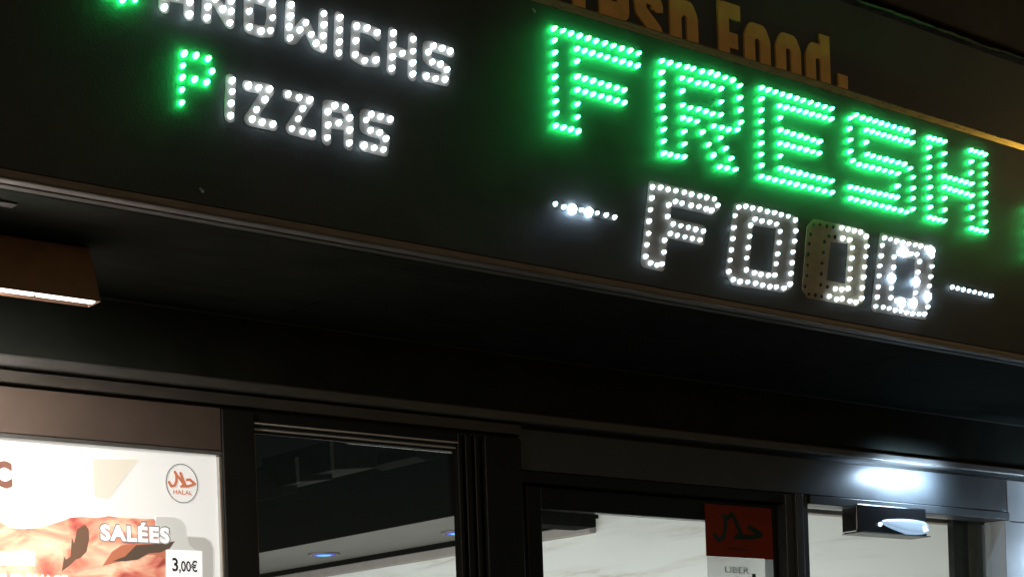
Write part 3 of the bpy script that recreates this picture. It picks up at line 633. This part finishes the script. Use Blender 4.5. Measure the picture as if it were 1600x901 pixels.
# right window: wooden head strip, black post, grey panel, silver domed sensor
YI = YB + 0.16
wd = tag(box('head_strip', X(1255, 800, YI), X(1520, 800, YI), YI, YI + 0.04, Z(1300, 803.5, YI), Z(1300, 803.5, YI) + 0.09, M['wood'], bev=0.003), 'greyish wooden strip across the top of the right window', 'wooden strip')
ip = thing('inner_post', (X(1500, 850, YI), YI - 0.03, 0.0), 'black post with grey panel beside it behind the right window', 'post')
box('post', X(1491, 850, YI - .03), X(1513, 850, YI - .03), YI - 0.03, YI - 0.001, 0.005, 2.60, M['black_gloss'], ip, bev=0.002)
box('panel', X(1513, 850, YI - .03) + 0.001, X(1585, 850, YI - .03), YI - 0.028, YI - 0.002, 0.005, 2.60, M['grey_panel'], ip, bev=0.002)
YQ = YB - 0.050
q0 = onY(1350, 797, YQ); q1 = onY(1461, 838, YQ)
se = thing('sensor_lamp', ((q0.x + q1.x) / 2, YQ, q1.z), 'black light bar with a glowing silver dome hanging under the right window header', 'lamp')
box('housing', q0.x, q1.x - 0.004, YQ + 0.03, YQ + 0.10, q1.z + 0.004, q0.z + 0.03, M['black_gloss'], se, bev=0.006)
box('base_lip', q0.x - 0.002, q1.x - 0.01, YQ + 0.01, YQ + 0.0995, q1.z, q1.z + 0.0035, M['ring'], se, bev=0.001)
bm = bmesh.new(); bmesh.ops.create_uvsphere(bm, u_segments=40, v_segments=24, radius=1.0)
d0 = onY(1388, 805.5, YQ); d1 = onY(1462, 835, YQ); pw = lambda t: math.copysign(abs(t) ** 0.62, t)
for v in bm.verts:
    u_, v_ = pw(v.co.x), pw(v.co.z)
    if u_ < 0: v_ = v_ * (1 + 0.55 * u_) + 0.40 * -u_ * 0.9
    v.co = ((d0.x + d1.x) / 2 + u_ * (d1.x - d0.x) / 2, YQ + 0.031 + v.co.y * 0.017, (d0.z + d1.z) / 2 + v_ * (d0.z - d1.z) / 2)
finish('dome', bm, M['dome_glow'], se, True)
bm = bmesh.new(); e0 = onY(1385, 817, YQ); bmesh.ops.create_uvsphere(bm, u_segments=16, v_segments=10, radius=0.008)
bmesh.ops.translate(bm, vec=(e0.x, YQ + 0.027, e0.z), verts=bm.verts); finish('glint', bm, M['glint'], se, True)
bm = bmesh.new(); e0 = onY(1451, 824, YQ); bmesh.ops.create_uvsphere(bm, u_segments=16, v_segments=10, radius=0.014)
bmesh.ops.translate(bm, vec=(e0.x, YQ + 0.024, e0.z), verts=bm.verts); finish('glint', bm, M['glint'], se, True)
# area light without a body, added in front of the lintel for its bright patch
tg = onY(1412, 741, YB)
ld = bpy.data.lights.new('lintel_light', 'AREA'); ld.shape = 'RECTANGLE'; ld.size = 0.30; ld.size_y = 0.012; ld.energy = 3.6; ld.spread = math.radians(162); ld.color = (0.55, 0.76, 1.0)
lo = bpy.data.objects.new('lintel_light', ld); COL.objects.link(lo); lo.location = (tg.x, YB - 0.085, tg.z - 0.002)
zz = -Vector((0, 1, -0.30)).normalized(); xx = Vector((1, 0, 0)); yy = zz.cross(xx)
lo.rotation_euler = Matrix((xx, yy, zz)).transposed().to_euler()

# a second bar of the same kind just right of the picture
x2 = X(1700, 820); z2 = q1.z
s2 = thing('wall_light_bar', (x2, YB - 0.2, z2), 'slim blue-white light bar on the pale side panel right of the window', 'lamp')
box('housing', x2 - 0.16, x2 + 0.16, YB - 0.26, YB - 0.235, z2 - 0.02, z2 + 0.02, M['black_gloss'], s2, bev=0.004)
box('arm', x2 - 0.01, x2 + 0.01, YB - 0.234, YB + 0.003, z2 - 0.008, z2 + 0.008, M['black_gloss'], s2, bev=0.002)
l2d = bpy.data.lights.new('side_light', 'AREA'); l2d.shape = 'RECTANGLE'; l2d.size = 0.28; l2d.size_y = 0.03; l2d.energy = 18.0; l2d.spread = math.radians(140); l2d.color = (0.58, 0.78, 1.0)
l2o = bpy.data.objects.new('side_light', l2d); COL.objects.link(l2o); l2o.location = (x2, YB - 0.232, z2); l2o.rotation_euler = (math.radians(90), 0, math.radians(20))

# ---------------------------------------------------------------- light box poster
YP = YB + 0.012
def pz(x, y, d=0.0): return XZ(x, y, YP)
pc = pz(338, 712); zpb = 1.05
xpl = X(0, 800, YP) - 0.75
po = thing('menu_light_box', (xpl, YP, zpb), 'bright backlit menu poster with pizza picture in a thin metal frame', 'poster')
box('backing', xpl, pc[0], YP + 0.001, YP + 0.06, zpb, pc[1], M['paper'], po, bev=0)
t = 0.012
def rail(name, a, b, c, d, y=0.010): box(name, a, b, YP - y, YP + 0.055, c, d, M['alu'], po, bev=0.003)
rail('frame_rail', xpl - t, pc[0] + t, pc[1] + 0.0005, pc[1] + t)
rail('frame_rail', pc[0] + 0.0005, pc[0] + t, zpb, pc[1] - 0.0005)
rail('frame_rail', xpl - t, xpl - 0.0005, zpb, pc[1] - 0.0005)
rail('frame_rail', xpl - t, pc[0] + t, zpb - t, zpb - 0.0005)
def pq(x, y): return pz(x / 4, 676 + y / 4)
def pr(name, polys, k, m): flat(name, polys, YP - 0.0004 * k, YP + 0.0008, M[m], po)
def P(*pts): return [pq(*p) for p in pts]
# pizza picture: crust silhouette down to the lower edge
LO = 1500
pr('pizza_picture', [P((-2200, 640), (-400, 560), (0, 552), (60, 590), (150, 600), (250, 590), (400, 545), (440, 528), (520, 522), (600, 530), (680, 518), (780, 530), (960, 535), (985, 570), (960, 640), (1060, 700), (1100, 760), (1060, 860), (1050, LO), (-2200, LO))], 1, 'p_pizza')
pr('beige_wedge', [P((580, 158), (868, 164), (680, 410), (590, 400))], 1, 'p_beige')
tab = P((975, 522), (1090, 524), (1130, 540), (1158, 580), (1165, 640), (1280, 648), (1315, 670), (1335, 720), (1340, LO), (1062, LO), (1062, 700), (985, 640), (968, 560))
pr('grey_tab', [tab], 2, 'p_grey')
pr('grey_tab', [P((1168, 648), (1280, 656), (1312, 680), (1328, 720), (1330, LO), (1262, LO), (1262, 760), (1180, 700))], 3, 'p_grey2')
pr('leaf', [P((385, 862), (400, 770), (412, 790), (440, 770), (448, 650), (462, 690), (482, 600), (530, 572), (552, 600), (556, 660), (540, 740), (500, 780), (470, 790), (430, 830))], 3, 'p_leaf')
pr('leaf', [P((700, 800), (780, 770), (850, 700), (1000, 690), (1092, 675), (1060, 720), (1000, 745), (930, 750), (860, 790), (780, 800))], 3, 'p_leaf2')
pr('leaf', [P((640, 830), (700, 740), (760, 700), (900, 690), (1030, 700), (1040, 790), (960, 760), (850, 760), (760, 800))], 2, 'p_rust')
# letters
def plet(s, a, b, m, k, bold, space=1.0):
    A, Bq = pq(*a), pq(*b); return lettering('lettering', s, A[0], Bq[0], Bq[1], A[1], YP - 0.0004 * k, M[m], po, bold, 0.0, space)
A0, A1 = (622, 556), (1058, 690)
plet('SALÉES', (614, 534), (1066, 698), 'p_line', 5, 0.075, 1.13)
plet('SALÉES', (622, 545), (1058, 690), 'p_white', 6, 0.045, 1.13)
pr('price_tag', [P((1036, 728), (1262, 736), (1270, LO), (1040, LO))], 4, 'p_white')
plet('3', (1072, 778), (1112, 864), 'p_ink', 6, 0.02)
plet(',00€', (1114, 792), (1232, 880), 'p_ink', 6, 0.02)
plet('C', (-48, 168), (76, 346), 'p_brown', 4, 0.05)
plet('DUO', (-330, 168), (-80, 346), 'p_brown', 4, 0.05)
pr('text_block', [P((-700, 742), (210, 738), (216, 830), (150, 826), (-700, 820))], 4, 'p_white')
plet('DE FROMAGE', (-60, 872), (424, 985), 'p_white', 5, 0.04)
# halal mark
c0, c1 = pq(1038, 314), pq(1234, 314); ct, cb_ = pq(1136, 194), pq(1136, 434)
ring = [((c0[0] + c1[0]) / 2 + (c1[0] - c0[0]) / 2 * math.cos(a_ * math.pi / 20), (ct[1] + cb_[1]) / 2 + (ct[1] - cb_[1]) / 2 * math.sin(a_ * math.pi / 20)) for a_ in range(40)]
flat('halal_mark', stroke(ring, 0.0014, closed=True), YP - 0.0012, YP + 0.0008, M['p_line'], po)
pf = lambda x, y: pq(x, y)
ink = ps([(1092, 242), (1102, 262), (1102, 300), (1092, 326), (1070, 332), (1056, 306)], 0.0034, pf) + ps([(1104, 262), (1128, 290), (1148, 322), (1132, 334)], 0.0032, pf) + ps([(1128, 250), (1142, 290), (1160, 330)], 0.0034, pf) + ps([(1168, 292), (1186, 290), (1218, 318), (1176, 332), (1148, 332)], 0.0034, pf)
flat('halal_mark', ink, YP - 0.0012, YP + 0.0008, M['p_rust'], po)
plet('HALAL', (1080, 352), (1200, 388), 'p_rust', 3, 0.02)

# ---------------------------------------------------------------- brown floodlight under the soffit, left
YL = 0.33
l0 = onY(0, 365, YL); l1 = onY(140, 385, YL); l2 = onY(155, 472, YL); l3 = onY(0, 452, YL)
lx0 = l0.x - 0.62
zt, zb = min(l0.z, l1.z, Z_SOF - 0.002), (l2.z + l3.z) / 2
fl = thing('flood_lamp', (l1.x - 0.4, YL, zt), 'brown metal floodlight with lit white underside fixed under the overhang', 'lamp')
bm = bmesh.new()
a = [bm.verts.new(v) for v in ((lx0, YL, zt), (l1.x, YL, zt), (l1.x, YL + .045, zt), (lx0, YL + .045, zt), (lx0 - .015, YL - .012, zb), (l2.x, YL - .012, zb), (l2.x, YL + .050, zb), (lx0 - .015, YL + .050, zb))]
for f in ((0, 1, 2, 3), (0, 1, 5, 4), (1, 2, 6, 5), (2, 3, 7, 6), (3, 0, 4, 7)): bm.faces.new([a[i] for i in f])
bmesh.ops.recalc_face_normals(bm, faces=bm.faces)
bmesh.ops.bevel(bm, geom=[e for e in bm.edges if len(e.link_faces) == 2], offset=0.004, segments=2, affect='EDGES', profile=0.5)
bmesh.ops.solidify(bm, geom=list(bm.faces), thickness=0.002)
finish('housing', bm, M['lamp'], fl)
xm = onY(57, 463, YL).x
for xa, xb, dm in ((lx0 + 0.01, lx0 + 0.35, 'diffuser'), (lx0 + 0.356, lx0 + 0.52, 'diffuser_hot'), (lx0 + 0.526, xm - 0.003, 'diffuser'), (xm + 0.003, l2.x - 0.012, 'diffuser')):
    box('diffuser', xa, xb, YL - 0.006, YL + (0.036 if dm == 'diffuser_hot' else 0.012), zb - (0.007 if dm == 'diffuser_hot' else 0.003), zb + 0.006, M[dm], fl, bev=0.002)
p = onZ(14, 318, Z_SOF)
box('mounting_plate', p.x - 0.25, p.x + 0.012, p.y - 0.014, p.y + 0.014, Z_SOF - 0.004, Z_SOF - 0.0005, M['ring'], fl, bev=0.001)

# ---------------------------------------------------------------- warm swan-neck sign lamp just right of the picture
gx = onY(1600, 300, 0).x + 0.95
gn = thing('swan_neck_lamp', (gx, -0.3, 3.3), 'swan neck sign lamp with warm bulb at the right of the sign', 'lamp')
bm = bmesh.new(); pts = [Vector((gx, 0.06, 3.62)), Vector((gx, -0.25, 3.96)), Vector((gx, -0.52, 3.96)), Vector((gx, -0.64, 3.86)), Vector((gx, -0.66, 3.74))]
for a_, b_ in zip(pts[:-1], pts[1:]): cyl(bm, a_, b_, 0.008, n=10)
finish('neck', bm, M['black_gloss'], gn, True)
bm = bmesh.new(); cyl(bm, (gx, -0.655, 3.65), (gx, -0.66, 3.75), 0.085, 0.02, 24); finish('shade', bm, M['black_gloss'], gn, True)
bm = bmesh.new(); bmesh.ops.create_uvsphere(bm, u_segments=16, v_segments=10, radius=0.032); bmesh.ops.translate(bm, vec=(gx, -0.65, 3.62), verts=bm.verts); finish('bulb', bm, M['warm_lens'], gn, True)

# ---------------------------------------------------------------- unseen light panel added inside the shop to light the side wall (below the picture)
cn = thing('added_light_panel', (XW - 1.9, 3.4, 1.9), 'unseen light panel added inside the shop to light the side wall', 'lamp')
box('case', XW - 1.9, XW - 1.58, 1.05, 6.45, 1.48, 2.02, M['bulk'], cn, bev=0.004)
ad = bpy.data.lights.new('added_wall_light', 'AREA'); ad.shape = 'RECTANGLE'; ad.size = 5.4; ad.size_y = 0.5; ad.energy = 72; ad.color = (1.0, 0.98, 0.94)
ao = bpy.data.objects.new('added_wall_light', ad); COL.objects.link(ao); ao.location = (XW - 1.55, 3.75, 1.75)
zz = Vector((-1, 0, 0.12)).normalized(); xx = Vector((0, 1, 0)); ao.rotation_euler = Matrix((xx, zz.cross(xx), zz)).transposed().to_euler()
